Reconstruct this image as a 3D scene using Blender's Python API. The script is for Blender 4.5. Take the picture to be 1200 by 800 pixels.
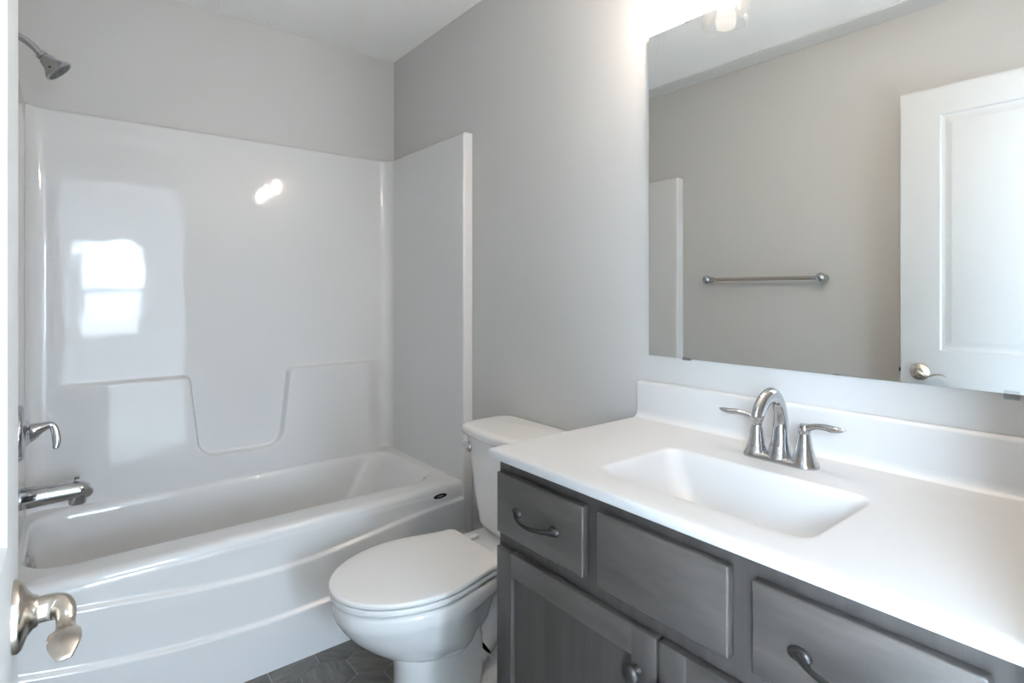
import bpy, bmesh, math, random
from mathutils import Vector, Matrix

# ------------------------------------------------------------------ scene, camera, light
for o in list(bpy.data.objects):
    bpy.data.objects.remove(o)
SC = bpy.context.scene
COL = SC.collection
random.seed(4)

cam_d = bpy.data.cameras.new('camera')
cam = bpy.data.objects.new('camera', cam_d)
COL.objects.link(cam)
cam.location = (-1.336, -2.690, 1.249)
cam.rotation_euler = (math.pi / 2, 0, -0.670)
cam_d.sensor_width = 36.0
cam_d.lens = 652.5 / 1200 * 36.0
cam_d.shift_y = -58.0 / 1200
cam_d.clip_start = 0.005
SC.camera = cam

SC.view_settings.view_transform = 'Standard'
SC.view_settings.look = 'None'
SC.view_settings.gamma = 1.0
SC.view_settings.use_curve_mapping = False
SC.view_settings.exposure = 0.38
SC.cycles.use_denoising = True
SC.cycles.max_bounces = 12
SC.cycles.diffuse_bounces = 8
SC.cycles.glossy_bounces = 6
SC.cycles.transmission_bounces = 8
SC.cycles.transparent_max_bounces = 12
SC.cycles.sample_clamp_indirect = 6.0
SC.cycles.caustics_reflective = False
SC.cycles.caustics_refractive = False

SKY_STRENGTH = 92.0
BULB_STRENGTH = 218.0
SUN_STRENGTH = 110.0
LAMP_COLOUR = (1.0, 0.87, 0.74)
SKY_COLOUR = (0.66, 0.83, 1.0)

world = bpy.data.worlds.new('overcast_sky')
SC.world = world
world.use_nodes = True
bg = world.node_tree.nodes['Background']
bg.inputs[0].default_value = (*SKY_COLOUR, 1)
bg.inputs[1].default_value = SKY_STRENGTH
# overcast sky: dimmer at the horizon than overhead
_wt = world.node_tree
_tc = _wt.nodes.new('ShaderNodeTexCoord')
_sx = _wt.nodes.new('ShaderNodeSeparateXYZ')
_mr = _wt.nodes.new('ShaderNodeMapRange')
_mr.inputs['From Min'].default_value = 0.0
_mr.inputs['From Max'].default_value = 0.7
_mr.inputs['To Min'].default_value = 0.22 * SKY_STRENGTH
_mr.inputs['To Max'].default_value = 1.5 * SKY_STRENGTH
_wt.links.new(_tc.outputs['Generated'], _sx.inputs[0])
_wt.links.new(_sx.outputs['Z'], _mr.inputs['Value'])
_wt.links.new(_mr.outputs['Result'], bg.inputs[1])

# the sun comes from behind the house and only reaches the snow out in front of the window
sd = bpy.data.lights.new('sun', 'SUN')
sd.energy = SUN_STRENGTH
sd.angle = 0.01
sun = bpy.data.objects.new('sun', sd)
COL.objects.link(sun)
sun.rotation_euler = (math.radians(-52), 0, math.radians(-15))
sun.location = (0, 4, 6)

# sampling portals in the bedroom windows (they add no light of their own)
WX0, WX1, WZ0, WZ1, WY = -1.27, -0.62, 0.66, 1.88, -5.75
BX0, BX1 = -2.9, 1.0
SY0, SY1, SZ0, SZ1 = -4.5, -3.1, 0.4, 2.2          # side windows, added to bring in more daylight


def portal(w, h, loc, rot):
    pd = bpy.data.lights.new('window_portal', 'AREA')
    pd.shape = 'RECTANGLE'
    pd.size = w
    pd.size_y = h
    pd.cycles.is_portal = True
    po = bpy.data.objects.new('window_portal', pd)
    COL.objects.link(po)
    po.location = loc
    po.rotation_euler = rot


portal(WX1 - WX0, WZ1 - WZ0, ((WX0 + WX1) / 2, WY - 0.13, (WZ0 + WZ1) / 2), (math.radians(90), 0, 0))
portal(SY1 - SY0, SZ1 - SZ0, (BX0 - 0.13, (SY0 + SY1) / 2, (SZ0 + SZ1) / 2), (math.radians(90), 0, math.radians(-90)))
portal(SY1 - SY0, SZ1 - SZ0, (BX1 + 0.13, (SY0 + SY1) / 2, (SZ0 + SZ1) / 2), (math.radians(90), 0, math.radians(90)))


# ------------------------------------------------------------------ materials
def mat(name, col, rough=0.5, metal=0.0, spec=0.5, bump=None, grain=None, coat=0.0, speck=None):
    """bump=(scale, strength, distance); grain=(scale xyz, second colour, amount)"""
    m = bpy.data.materials.new(name)
    m.use_nodes = True
    nt = m.node_tree
    b = nt.nodes['Principled BSDF']
    b.inputs['Base Color'].default_value = (*col, 1)
    b.inputs['Roughness'].default_value = rough
    b.inputs['Metallic'].default_value = metal
    b.inputs['Specular IOR Level'].default_value = spec
    b.inputs['Coat Weight'].default_value = coat
    b.inputs['Coat Roughness'].default_value = 0.04
    tc = nt.nodes.new('ShaderNodeTexCoord')
    if bump:
        n = nt.nodes.new('ShaderNodeTexNoise')
        n.inputs['Scale'].default_value = bump[0]
        n.inputs['Detail'].default_value = 3
        nt.links.new(tc.outputs['Object'], n.inputs['Vector'])
        bp = nt.nodes.new('ShaderNodeBump')
        bp.inputs['Strength'].default_value = bump[1]
        bp.inputs['Distance'].default_value = bump[2]
        nt.links.new(n.outputs['Fac'], bp.inputs['Height'])
        nt.links.new(bp.outputs['Normal'], b.inputs['Normal'])
    if grain:
        mp = nt.nodes.new('ShaderNodeMapping')
        mp.inputs['Scale'].default_value = grain[0]
        n = nt.nodes.new('ShaderNodeTexNoise')
        n.inputs['Scale'].default_value = 1.0
        n.inputs['Detail'].default_value = 6
        n.inputs['Roughness'].default_value = 0.65
        r = nt.nodes.new('ShaderNodeValToRGB')
        r.color_ramp.elements[0].position = 0.3
        r.color_ramp.elements[1].position = 0.72
        r.color_ramp.elements[0].color = (*grain[1], 1)
        r.color_ramp.elements[1].color = (*col, 1)
        nt.links.new(tc.outputs['Object'], mp.inputs['Vector'])
        nt.links.new(mp.outputs['Vector'], n.inputs['Vector'])
        nt.links.new(n.outputs['Fac'], r.inputs['Fac'])
        nt.links.new(r.outputs['Color'], b.inputs['Base Color'])
    return m


WALL_C = (0.545, 0.535, 0.52)
M = {}
M['wall'] = mat('grey_wall_paint', WALL_C, 0.6, spec=0.3, bump=(240, 0.08, 0.002))
M['ceiling'] = mat('textured_ceiling_paint', (0.92, 0.92, 0.91), 0.9, spec=0.1, bump=(70, 0.35, 0.008))
M['bed_wall'] = mat('bedroom_paint', (0.74, 0.74, 0.74), 0.8)
M['carpet'] = mat('bedroom_carpet', (0.70, 0.69, 0.67), 0.95, bump=(300, 0.5, 0.01))
M['trim'] = mat('white_trim_paint', (0.70, 0.70, 0.69), 0.35)
M['strip'] = mat('pale_grey_strip', (0.66, 0.66, 0.655), 0.5)
M['door'] = mat('white_door_paint', (0.53, 0.535, 0.535), 0.5, bump=(180, 0.05, 0.001))
M['gel'] = mat('white_gelcoat', (0.645, 0.64, 0.635), 0.05, spec=0.5, bump=(3.0, 0.10, 0.02))
M['china'] = mat('white_vitreous_china', (0.72, 0.71, 0.695), 0.06, spec=0.5)
M['seat'] = mat('white_seat_plastic', (0.74, 0.73, 0.72), 0.16)
M['marble'] = mat('white_cultured_marble', (0.55, 0.547, 0.545), 0.36)
M['chrome'] = mat('polished_chrome', (0.50, 0.51, 0.525), 0.06, 1.0)
M['nozzle'] = mat('dark_nozzle_plastic', (0.08, 0.08, 0.085), 0.5)
M['nickel'] = mat('satin_nickel', (0.56, 0.51, 0.45), 0.24, 1.0)
M['pewter'] = mat('dark_pewter', (0.040, 0.037, 0.035), 0.30, 0.6)
M['wood'] = mat('grey_stained_maple', (0.078, 0.067, 0.060), 0.40, grain=((8, 4.0, 24), (0.038, 0.034, 0.031), 1))
M['wood_v'] = mat('grey_stained_maple_upright', (0.062, 0.054, 0.049), 0.40, grain=((8, 45, 3.0), (0.037, 0.033, 0.031), 1))
M['inside'] = mat('cabinet_interior', (0.25, 0.22, 0.18), 0.7)
M['mirror'] = mat('mirror_silver', (0.90, 0.92, 0.91), 0.0, 1.0)
M['mirror_edge'] = mat('mirror_cut_edge', (0.30, 0.36, 0.35), 0.2)
M['clip'] = mat('mirror_clip_plastic', (0.16, 0.155, 0.15), 0.2)
M['badge'] = mat('black_badge', (0.02, 0.02, 0.025), 0.25)
M['badge_mark'] = mat('silver_badge_mark', (0.12, 0.12, 0.125), 0.3, 0.5)
M['black'] = mat('dark_steel', (0.03, 0.03, 0.03), 0.4, 0.5)
M['braid'] = mat('braided_steel', (0.45, 0.45, 0.46), 0.35, 0.9, bump=(600, 0.6, 0.002))
M['snow'] = mat('snowy_ground', (0.82, 0.83, 0.86), 0.9, bump=(2, 0.6, 0.2))


def glass_mat(name, tint=1.0, milk=0.0):
    m = bpy.data.materials.new(name)
    m.use_nodes = True
    nt = m.node_tree
    nt.nodes.remove(nt.nodes['Principled BSDF'])
    out = nt.nodes['Material Output']
    tr = nt.nodes.new('ShaderNodeBsdfTransparent')
    tr.inputs[0].default_value = (tint, tint, tint, 1)
    gl = nt.nodes.new('ShaderNodeBsdfGlossy')
    gl.inputs['Roughness'].default_value = 0.03
    lw = nt.nodes.new('ShaderNodeLayerWeight')
    lw.inputs['Blend'].default_value = 0.5
    pw = nt.nodes.new('ShaderNodeMath')
    pw.operation = 'POWER'
    pw.inputs[1].default_value = 4.0
    fr = nt.nodes.new('ShaderNodeMath')
    fr.operation = 'MULTIPLY_ADD'
    fr.inputs[1].default_value = 0.55
    fr.inputs[2].default_value = 0.03
    nt.links.new(lw.outputs['Facing'], pw.inputs[0])
    nt.links.new(pw.outputs[0], fr.inputs[0])
    mx = nt.nodes.new('ShaderNodeMixShader')
    nt.links.new(fr.outputs[0], mx.inputs[0])
    nt.links.new(tr.outputs[0], mx.inputs[1])
    nt.links.new(gl.outputs[0], mx.inputs[2])
    last = mx
    if milk:
        tl = nt.nodes.new('ShaderNodeBsdfTranslucent')
        tl.inputs[0].default_value = (0.9, 0.9, 0.88, 1)
        m2 = nt.nodes.new('ShaderNodeMixShader')
        m2.inputs[0].default_value = milk
        nt.links.new(mx.outputs[0], m2.inputs[1])
        nt.links.new(tl.outputs[0], m2.inputs[2])
        last = m2
    nt.links.new(last.outputs[0], out.inputs['Surface'])
    return m


M['pane'] = glass_mat('window_glass', 0.96)
M['shade'] = glass_mat('clear_shade_glass', 0.97, 0.004)


def bulb_mat():
    m = bpy.data.materials.new('lit_bulb')
    m.use_nodes = True
    nt = m.node_tree
    nt.nodes.remove(nt.nodes['Principled BSDF'])
    e = nt.nodes.new('ShaderNodeEmission')
    e.inputs[0].default_value = (*LAMP_COLOUR, 1)
    e.inputs[1].default_value = BULB_STRENGTH
    nt.links.new(e.outputs[0], nt.nodes['Material Output'].inputs['Surface'])
    return m


M['bulb'] = bulb_mat()


def tile_mat():
    m = bpy.data.materials.new('slate_look_tile')
    m.use_nodes = True
    nt = m.node_tree
    b = nt.nodes['Principled BSDF']
    b.inputs['Roughness'].default_value = 0.42
    geo = nt.nodes.new('ShaderNodeNewGeometry')
    tc = nt.nodes.new('ShaderNodeTexCoord')
    rot = nt.nodes.new('ShaderNodeVectorRotate')
    rot.rotation_type = 'Z_AXIS'
    ml = nt.nodes.new('ShaderNodeMath')
    ml.operation = 'MULTIPLY'
    ml.inputs[1].default_value = 25.0
    nt.links.new(geo.outputs['Random Per Island'], ml.inputs[0])
    nt.links.new(tc.outputs['Object'], rot.inputs['Vector'])
    nt.links.new(ml.outputs[0], rot.inputs['Angle'])
    mp = nt.nodes.new('ShaderNodeMapping')
    mp.inputs['Scale'].default_value = (8, 45, 1)
    nt.links.new(rot.outputs[0], mp.inputs['Vector'])
    n = nt.nodes.new('ShaderNodeTexNoise')
    n.inputs['Detail'].default_value = 8
    n.inputs['Roughness'].default_value = 0.7
    n.inputs['Scale'].default_value = 1.0
    nt.links.new(mp.outputs[0], n.inputs['Vector'])
    r = nt.nodes.new('ShaderNodeValToRGB')
    r.color_ramp.elements[0].position = 0.25
    r.color_ramp.elements[1].position = 0.75
    r.color_ramp.elements[0].color = (0.050, 0.050, 0.049, 1)
    r.color_ramp.elements[1].color = (0.20, 0.19, 0.175, 1)
    nt.links.new(n.outputs['Fac'], r.inputs['Fac'])
    hs = nt.nodes.new('ShaderNodeHueSaturation')
    mr = nt.nodes.new('ShaderNodeMapRange')
    mr.inputs['To Min'].default_value = 0.7
    mr.inputs['To Max'].default_value = 1.35
    nt.links.new(geo.outputs['Random Per Island'], mr.inputs['Value'])
    nt.links.new(mr.outputs[0], hs.inputs['Value'])
    nt.links.new(r.outputs['Color'], hs.inputs['Color'])
    nt.links.new(hs.outputs['Color'], b.inputs['Base Color'])
    return m


M['tile'] = tile_mat()
M['grout'] = mat('pale_grout', (0.33, 0.32, 0.30), 0.8)


# ------------------------------------------------------------------ mesh helpers (world coordinates)
def finish(name, bm, mats, parent=None, smooth=40):
    root = parent
    while root is not None and root.parent is not None:
        root = root.parent
    bmesh.ops.remove_doubles(bm, verts=bm.verts, dist=1e-6)
    bmesh.ops.recalc_face_normals(bm, faces=bm.faces)
    if root is not None:
        bmesh.ops.translate(bm, verts=bm.verts, vec=-Vector(root.location))
    me = bpy.data.meshes.new(name)
    bm.to_mesh(me)
    bm.free()
    for mm in (mats if isinstance(mats, (list, tuple)) else [mats]):
        me.materials.append(mm)
    if smooth:
        for p in me.polygons:
            p.use_smooth = True
        me.set_sharp_from_angle(angle=math.radians(smooth))
    o = bpy.data.objects.new(name, me)
    COL.objects.link(o)
    if parent is not None:
        o.parent = parent
    return o


def thing(name, label, cat, loc, kind=None, group=None):
    o = bpy.data.objects.new(name, None)
    o.empty_display_size = 0.05
    COL.objects.link(o)
    o.location = loc
    tag(o, label, cat, kind, group)
    return o


def tag(o, label, cat, kind=None, group=None):
    o['label'] = label
    o['category'] = cat
    if kind:
        o['kind'] = kind
    if group:
        o['group'] = group
    return o


def bm_new():
    return bmesh.new()


def box(bm, x0, x1, y0, y1, z0, z1, bevel=0.0, seg=2, mi=0):
    g = bmesh.ops.create_cube(bm, size=1.0)
    vs = g['verts']
    for v in vs:
        v.co = Vector(((x0 + x1) / 2 + v.co.x * (x1 - x0), (y0 + y1) / 2 + v.co.y * (y1 - y0), (z0 + z1) / 2 + v.co.z * (z1 - z0)))
    fs = set(f for v in vs for f in v.link_faces)
    if bevel > 0:
        es = list(set(e for v in vs for e in v.link_edges))
        r = bmesh.ops.bevel(bm, geom=es, offset=bevel, segments=seg, profile=0.5, affect='EDGES')
        fs = set(f for v in vs if v.is_valid for f in v.link_faces) | set(r['faces'])
    for f in fs:
        if f.is_valid:
            f.material_index = mi
    return bm


def loft(bm, rings, closed=True, cap0=True, cap1=True, mi=0):
    vr = [[bm.verts.new(p) for p in ring] for ring in rings]
    n = len(vr[0])
    for a, b in zip(vr, vr[1:]):
        for i in range(n if closed else n - 1):
            j = (i + 1) % n
            try:
                f = bm.faces.new((a[i], a[j], b[j], b[i]))
                f.material_index = mi
            except ValueError:
                pass
    if cap0:
        f = bm.faces.new(vr[0]); f.material_index = mi
    if cap1:
        f = bm.faces.new(list(reversed(vr[-1]))); f.material_index = mi
    return vr


def axes(d):
    d = Vector(d).normalized()
    u = Vector((0, 0, 1)).cross(d)
    if u.length < 1e-4:
        u = Vector((1, 0, 0)).cross(d)
    u.normalize()
    return d, u, d.cross(u)


def lathe(bm, origin, direction, prof, seg=32, cap0=True, cap1=True, mi=0, sx=1.0, sy=1.0):
    """prof: list of (distance along the axis, radius)"""
    d, u, v = axes(direction)
    o = Vector(origin)
    rings = []
    for t, r in prof:
        r = max(r, 1e-4)
        rings.append([o + d * t + u * (r * sx * math.cos(2 * math.pi * i / seg)) + v * (r * sy * math.sin(2 * math.pi * i / seg)) for i in range(seg)])
    loft(bm, rings, True, cap0, cap1, mi)
    return bm


def smooth_path(pts, n=8):
    """Catmull-Rom through pts of (x, y, z, ra, rb)"""
    P = [list(p) for p in pts]
    out = []
    for i in range(len(P) - 1):
        p0 = P[max(i - 1, 0)]; p1 = P[i]; p2 = P[i + 1]; p3 = P[min(i + 2, len(P) - 1)]
        for k in range(n):
            t = k / n
            out.append([0.5 * (2 * b + (c - a) * t + (2 * a - 5 * b + 4 * c - d) * t * t + (-a + 3 * b - 3 * c + d) * t ** 3) for a, b, c, d in zip(p0, p1, p2, p3)])
    out.append(P[-1])
    return out


def sweep(bm, pts, seg=16, up=(0, 0, 1), mi=0, n=8, dome=True):
    """tube through pts (x,y,z,ra,rb): ra across (perpendicular to up), rb along up"""
    P = smooth_path(pts, n) if n > 1 else [list(p) for p in pts]
    rings = []
    up = Vector(up)
    C = [Vector(p[:3]) for p in P]
    for i, p in enumerate(P):
        a = C[max(i - 1, 0)]; b = C[min(i + 1, len(C) - 1)]
        t = (b - a).normalized()
        side = t.cross(up)
        if side.length < 0.05:
            side = last_side
        side = side.normalized()
        last_side = side
        w = side.cross(t).normalized()
        ra = max(p[3], 1e-4); rb = max(p[4], 1e-4)
        rings.append([C[i] + side * (ra * math.cos(2 * math.pi * k / seg)) + w * (rb * math.sin(2 * math.pi * k / seg)) for k in range(seg)])
    if dome:
        def end(c, t, ring):
            return [[c + t * h + (q - c) * s for q in ring] for h, s in ((0.5, 0.87), (0.85, 0.5), (0.98, 0.15))]
        r0 = min(P[0][3], P[0][4]); r1 = min(P[-1][3], P[-1][4])
        t0 = (C[0] - C[1]).normalized() * r0
        t1 = (C[-1] - C[-2]).normalized() * r1
        rings = list(reversed(end(C[0], t0, rings[0]))) + rings + end(C[-1], t1, rings[-1])
    loft(bm, rings, True, True, True, mi)
    return bm


def rrect(x0, x1, y0, y1, r, z, n=10, axis='z'):
    """rounded rectangle ring with 4*(n+1) points"""
    r = min(r, (x1 - x0) / 2 - 1e-4, (y1 - y0) / 2 - 1e-4)
    pts = []
    for cx, cy, a0 in ((x1 - r, y1 - r, 0), (x0 + r, y1 - r, 90), (x0 + r, y0 + r, 180), (x1 - r, y0 + r, 270)):
        for k in range(n + 1):
            a = math.radians(a0 + 90 * k / n)
            pts.append(Vector((cx + r * math.cos(a), cy + r * math.sin(a), z)))
    return pts


def sstep(t):
    t = max(0.0, min(1.0, t))
    return t * t * (3 - 2 * t)


def grid(bm, us, vs, fn, mi=0):
    V = [[bm.verts.new(fn(u, v)) for v in vs] for u in us]
    for i in range(len(us) - 1):
        for j in range(len(vs) - 1):
            f = bm.faces.new((V[i][j], V[i + 1][j], V[i + 1][j + 1], V[i][j + 1]))
            f.material_index = mi
    return V


# ------------------------------------------------------------------ the room
RW, RD, H = 1.524, 2.60, 2.459          # room width, depth to the front wall, ceiling height
WT = 0.115
DX0, DX1, DZ = -1.386, -0.618, 2.075    # doorway


def struct(name, bm, m, label, cat, smooth=0):
    o = finish(name, bm, m, None, smooth)
    return tag(o, label, cat, 'structure')


# floor: hexagonal tiles with grout, one mesh
bm = bm_new()
box(bm, -RW - 0.1, 0.1, -RD - WT, 0.1, -0.06, -0.0015, mi=1)
S = 0.088
hx = S * math.sqrt(3)
c0 = Vector((-0.678, -0.902))
for i in range(-8, 8):
    for j in range(-16, 5):
        cx = c0.x + hx * (i + (0.5 if j % 2 else 0))
        cy = c0.y + 1.5 * S * j
        if not (-RW - 0.05 < cx < 0.05 and -RD - WT < cy < -0.70):
            continue
        def ring(sc, z):
            pts = []
            for k in range(6):
                a = math.radians(90 + 60 * k)
                x = min(max(cx + (S - sc) * math.cos(a), -RW), 0.0)
                y = max(cy + (S - sc) * math.sin(a), -RD - WT)
                pts.append((x, y, z))
            return pts
        try:
            loft(bm, [ring(0.0016, -0.0014), ring(0.0024, 0.0)], True, False, True, 0)
        except ValueError:
            pass
struct('floor', bm, [M['tile'], M['grout']], 'dark slate-look hexagonal tile floor between tub and vanity', 'floor')

bm = bm_new(); box(bm, -RW - 0.1, 0.1, -RD, 0.1, H, H + 0.1)
struct('ceiling', bm, M['ceiling'], 'white textured ceiling over the tub', 'ceiling')
bm = bm_new(); box(bm, -RW - 0.1, 0.1, 0, 0.1, -0.06, H)
struct('wall_back', bm, M['wall'], 'grey wall above the tub surround', 'wall')
bm = bm_new(); box(bm, 0, 0.1, -RD, 0, -0.06, H)
struct('wall_right', bm, M['wall'], 'grey wall behind the toilet and mirror', 'wall')
bm = bm_new(); box(bm, -RW - 0.1, -RW, -RD, 0, -0.06, H)
struct('wall_left', bm, M['wall'], 'grey wall behind the towel bar, seen in the mirror', 'wall')
bm = bm_new()
box(bm, -RW - 0.1, DX0 - 0.02, -RD - WT, -RD, -0.06, H)
box(bm, DX1 + 0.02, 0.1, -RD - WT, -RD, -0.06, H)
box(bm, DX0 - 0.02, DX1 + 0.02, -RD - WT, -RD, DZ + 0.02, H)
box(bm, -RW - 0.1, 0.1, -RD - WT, -RD, H, H + 0.1)
struct('wall_front', bm, M['wall'], 'grey wall around the doorway', 'wall')

# thin flat strip in pale grey where the ceiling meets the left wall (seen in the mirror)
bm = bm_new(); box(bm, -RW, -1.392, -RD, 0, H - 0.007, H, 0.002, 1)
struct('ceiling_strip', bm, M['strip'], 'flat grey strip along the ceiling above the left wall', 'trim')
# door jamb and casing
bm = bm_new()
box(bm, DX0 - 0.02, DX0, -RD - WT, -RD, 0, DZ + 0.02)
box(bm, DX1, DX1 + 0.02, -RD - WT, -RD, 0, DZ + 0.02)
box(bm, DX0, DX1, -RD - WT, -RD, DZ, DZ + 0.02)
box(bm, DX1 + 0.005, DX1 + 0.06, -RD, -RD + 0.012, 0, DZ + 0.06, 0.003)
box(bm, DX0 - 0.06, DX1 + 0.005, -RD, -RD + 0.012, DZ + 0.005, DZ + 0.06, 0.003)
for xa, xb in ((DX0 - 0.06, DX0 - 0.005), (DX1 + 0.005, DX1 + 0.06)):
    box(bm, xa, xb, -RD - WT - 0.012, -RD - WT, 0, DZ + 0.06, 0.003)
box(bm, DX0 - 0.005, DX1 + 0.005, -RD - WT - 0.012, -RD - WT, DZ + 0.005, DZ + 0.06, 0.003)
struct('trim_2', bm, M['trim'], 'white casing around the doorway', 'trim')
bm = bm_new(); box(bm, -0.012, 0, -1.64, -0.77, 0, 0.083, 0.004)
struct('baseboard_right', bm, M['trim'], 'white baseboard on the wall behind the toilet', 'baseboard')
bm = bm_new(); box(bm, -RW, -RW + 0.012, -RD, -0.77, 0, 0.083, 0.004)
struct('baseboard_left', bm, M['trim'], 'white baseboard on the left wall below the towel bar', 'baseboard')

# bedroom beyond the doorway (lights the bathroom and shows in the glossy surround)
BY = WY
bm = bm_new(); box(bm, BX0, BX1, BY, -RD - WT, -0.06, -0.002)
struct('floor_bedroom', bm, M['carpet'], 'beige carpet beyond the doorway', 'floor')
bm = bm_new(); box(bm, BX0 - 0.1, BX1 + 0.1, BY - 0.12, -RD - WT, H, H + 0.1)
struct('ceiling_bedroom', bm, M['ceiling'], 'white ceiling beyond the doorway', 'ceiling')
for xa, xb, side in ((BX0 - 0.12, BX0, 'left'), (BX1, BX1 + 0.12, 'right')):
    bm = bm_new()
    box(bm, xa, xb, BY - 0.12, SY0, -0.06, H)
    box(bm, xa, xb, SY1, -RD - WT, -0.06, H)
    box(bm, xa, xb, SY0, SY1, -0.06, SZ0)
    box(bm, xa, xb, SY0, SY1, SZ1, H)
    struct('wall_bedroom_' + side, bm, M['bed_wall'], 'pale %s wall with an added window in the room beyond the doorway' % side, 'wall')
bm = bm_new()
box(bm, BX0, -RW - 0.1, -RD - WT, -RD - WT + 0.05, -0.06, H)
box(bm, 0.1, BX1, -RD - WT, -RD - WT + 0.05, -0.06, H)
struct('wall_bedroom_front', bm, M['bed_wall'], 'pale wall beside the bathroom in the room beyond', 'wall')
bm = bm_new()
box(bm, BX0, WX0, BY - 0.12, BY, -0.06, H)
box(bm, WX1, BX1, BY - 0.12, BY, -0.06, H)
box(bm, WX0, WX1, BY - 0.12, BY, WZ1, H)
box(bm, WX0, WX1, BY - 0.12, BY, -0.06, WZ0)
struct('wall_bedroom_back', bm, M['bed_wall'], 'pale wall with the window, reflected in the tub surround', 'wall')
def window(name, label, lo, hi, axis, p0, p1):
    """double-hung window in the plane axis = p0..p1 (depth), spanning lo..hi = (horizontal, z)"""
    w = thing(name, label, 'window', ((lo[0] + hi[0]) / 2, p0, lo[1]) if axis == 'y' else (p0, (lo[0] + hi[0]) / 2, lo[1]), 'structure')

    def b(bm, u0, u1, z0, z1, d0, d1, bev=0.0):
        if axis == 'y':
            box(bm, u0, u1, min(d0, d1), max(d0, d1), z0, z1, bev)
        else:
            box(bm, min(d0, d1), max(d0, d1), u0, u1, z0, z1, bev)
    fw = 0.045
    da, db = p0 + (p1 - p0) * 0.2, p0 + (p1 - p0) * 0.8
    zm = (lo[1] + hi[1]) / 2
    bm = bm_new()
    b(bm, lo[0], lo[0] + fw, lo[1], hi[1], da, db, 0.004)
    b(bm, hi[0] - fw, hi[0], lo[1], hi[1], da, db, 0.004)
    b(bm, lo[0], hi[0], lo[1], lo[1] + fw, da, db, 0.004)
    b(bm, lo[0], hi[0], hi[1] - fw, hi[1], da, db, 0.004)
    b(bm, lo[0], hi[0], zm - 0.025, zm + 0.025, da, db, 0.004)
    finish('window_frame', bm, M['trim'], w)
    bm = bm_new()
    dm = (p0 + p1) / 2
    b(bm, lo[0] + fw - 0.005, hi[0] - fw + 0.005, lo[1] + fw - 0.005, hi[1] - fw + 0.005, dm - 0.003, dm + 0.003)
    finish('pane', bm, M['pane'], w)


window('window_1', 'bright white-framed window reflected in the tub surround', (WX0, WZ0), (WX1, WZ1), 'y', BY, BY - 0.12)
window('fill_window_left', 'added white-framed window giving fill daylight, left wall of the room beyond', (SY0, SZ0), (SY1, SZ1), 'x', BX0, BX0 - 0.12)  # both side windows are unseen additions that brighten the bedroom
window('fill_window_right', 'added white-framed window giving fill daylight, right wall of the room beyond', (SY0, SZ0), (SY1, SZ1), 'x', BX1, BX1 + 0.12)
bm = bm_new()
us = [-40 + 80 * i / 40 for i in range(41)]
vs = [-50 + 60 * i / 30 for i in range(31)]
grid(bm, us, vs, lambda u, v: Vector((u, v, -0.55 + 0.12 * math.sin(u * 0.7) * math.cos(v * 0.5))))
struct('ground', bm, M['snow'], 'bright snowy ground outside the window', 'ground')

# ------------------------------------------------------------------ door (open against the left wall)
FX = -1.381                                  # room-facing face of the open leaf
DY0, DY1 = -2.642, -1.880                    # hinge edge, free edge
door = thing('door_1', 'white two-panel door standing open with satin nickel lever', 'door', (FX - 0.0175, DY0, 0.0), 'structure')


def panel_face(bm, xf, sign, y0, y1, z0, z1, panels, prof, mi=0):
    """moulded face: panels = [(y0,y1,z0,z1)], prof = [(inset, depth)]; face looks along sign*x"""
    ys, zs = {y0, y1}, {z0, z1}
    for a, b, c, d in panels:
        for ins, _ in prof:
            ys |= {round(a + ins, 5), round(b - ins, 5)}
            zs |= {round(c + ins, 5), round(d - ins, 5)}
    ys, zs = sorted(ys), sorted(zs)

    def depth(y, z):
        for a, b, c, d in panels:
            t = min(y - a, b - y, z - c, d - z)
            if t >= -1e-6:
                for (i0, d0), (i1, d1) in zip(prof, prof[1:]):
                    if t <= i1 + 1e-6:
                        return d0 + (d1 - d0) * max(0, min(1, (t - i0) / (i1 - i0)))
                return prof[-1][1]
        return 0.0
    V = [[bm.verts.new((xf - sign * depth(y, z), y, z)) for z in zs] for y in ys]
    for i in range(len(ys) - 1):
        for j in range(len(zs) - 1):
            q = [V[i][j], V[i + 1][j], V[i + 1][j + 1], V[i][j + 1]]
            ds = [round(depth(ys[a], zs[b]), 5) for a, b in ((i, j), (i + 1, j), (i + 1, j + 1), (i, j + 1))]
            if len(set(ds)) > 1 and (ds[0] == ds[2]) != (ds[1] == ds[3]):   # mitred corner: split on the diagonal
                if ds[0] == ds[2]:
                    fs = [(q[0], q[1], q[3]), (q[1], q[2], q[3])]
                else:
                    fs = [(q[0], q[1], q[2]), (q[0], q[2], q[3])]
            else:
                fs = [q]
            for f in fs:
                bm.faces.new(f).material_index = mi
    return V


DPR = [(0.0, 0.0), (0.004, 0.007), (0.010, 0.0085), (0.020, 0.0085), (0.036, 0.003), (0.040, 0.0025)]
DPAN = [(DY0 + 0.133, DY1 - 0.133, 1.018, 1.953), (DY0 + 0.133, DY1 - 0.133, 0.20, 0.86)]
bm = bm_new()
panel_face(bm, FX, 1, DY0, DY1, 0.012, 2.062, DPAN, DPR)
panel_face(bm, FX - 0.035, -1, DY0, DY1, 0.012, 2.062, DPAN, DPR)
for a, b, c, d in ((DY0, DY0, 0.012, 2.062), (DY1, DY1, 0.012, 2.062)):
    bm.faces.new([bm.verts.new(p) for p in ((FX, a, c), (FX - 0.035, a, c), (FX - 0.035, a, d), (FX, a, d))])
for z in (0.012, 2.062):
    bm.faces.new([bm.verts.new(p) for p in ((FX, DY0, z), (FX - 0.035, DY0, z), (FX - 0.035, DY1, z), (FX, DY1, z))])
finish('door_leaf', bm, M['door'], door, 25)
HY, HZ = -1.948, 0.926
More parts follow.
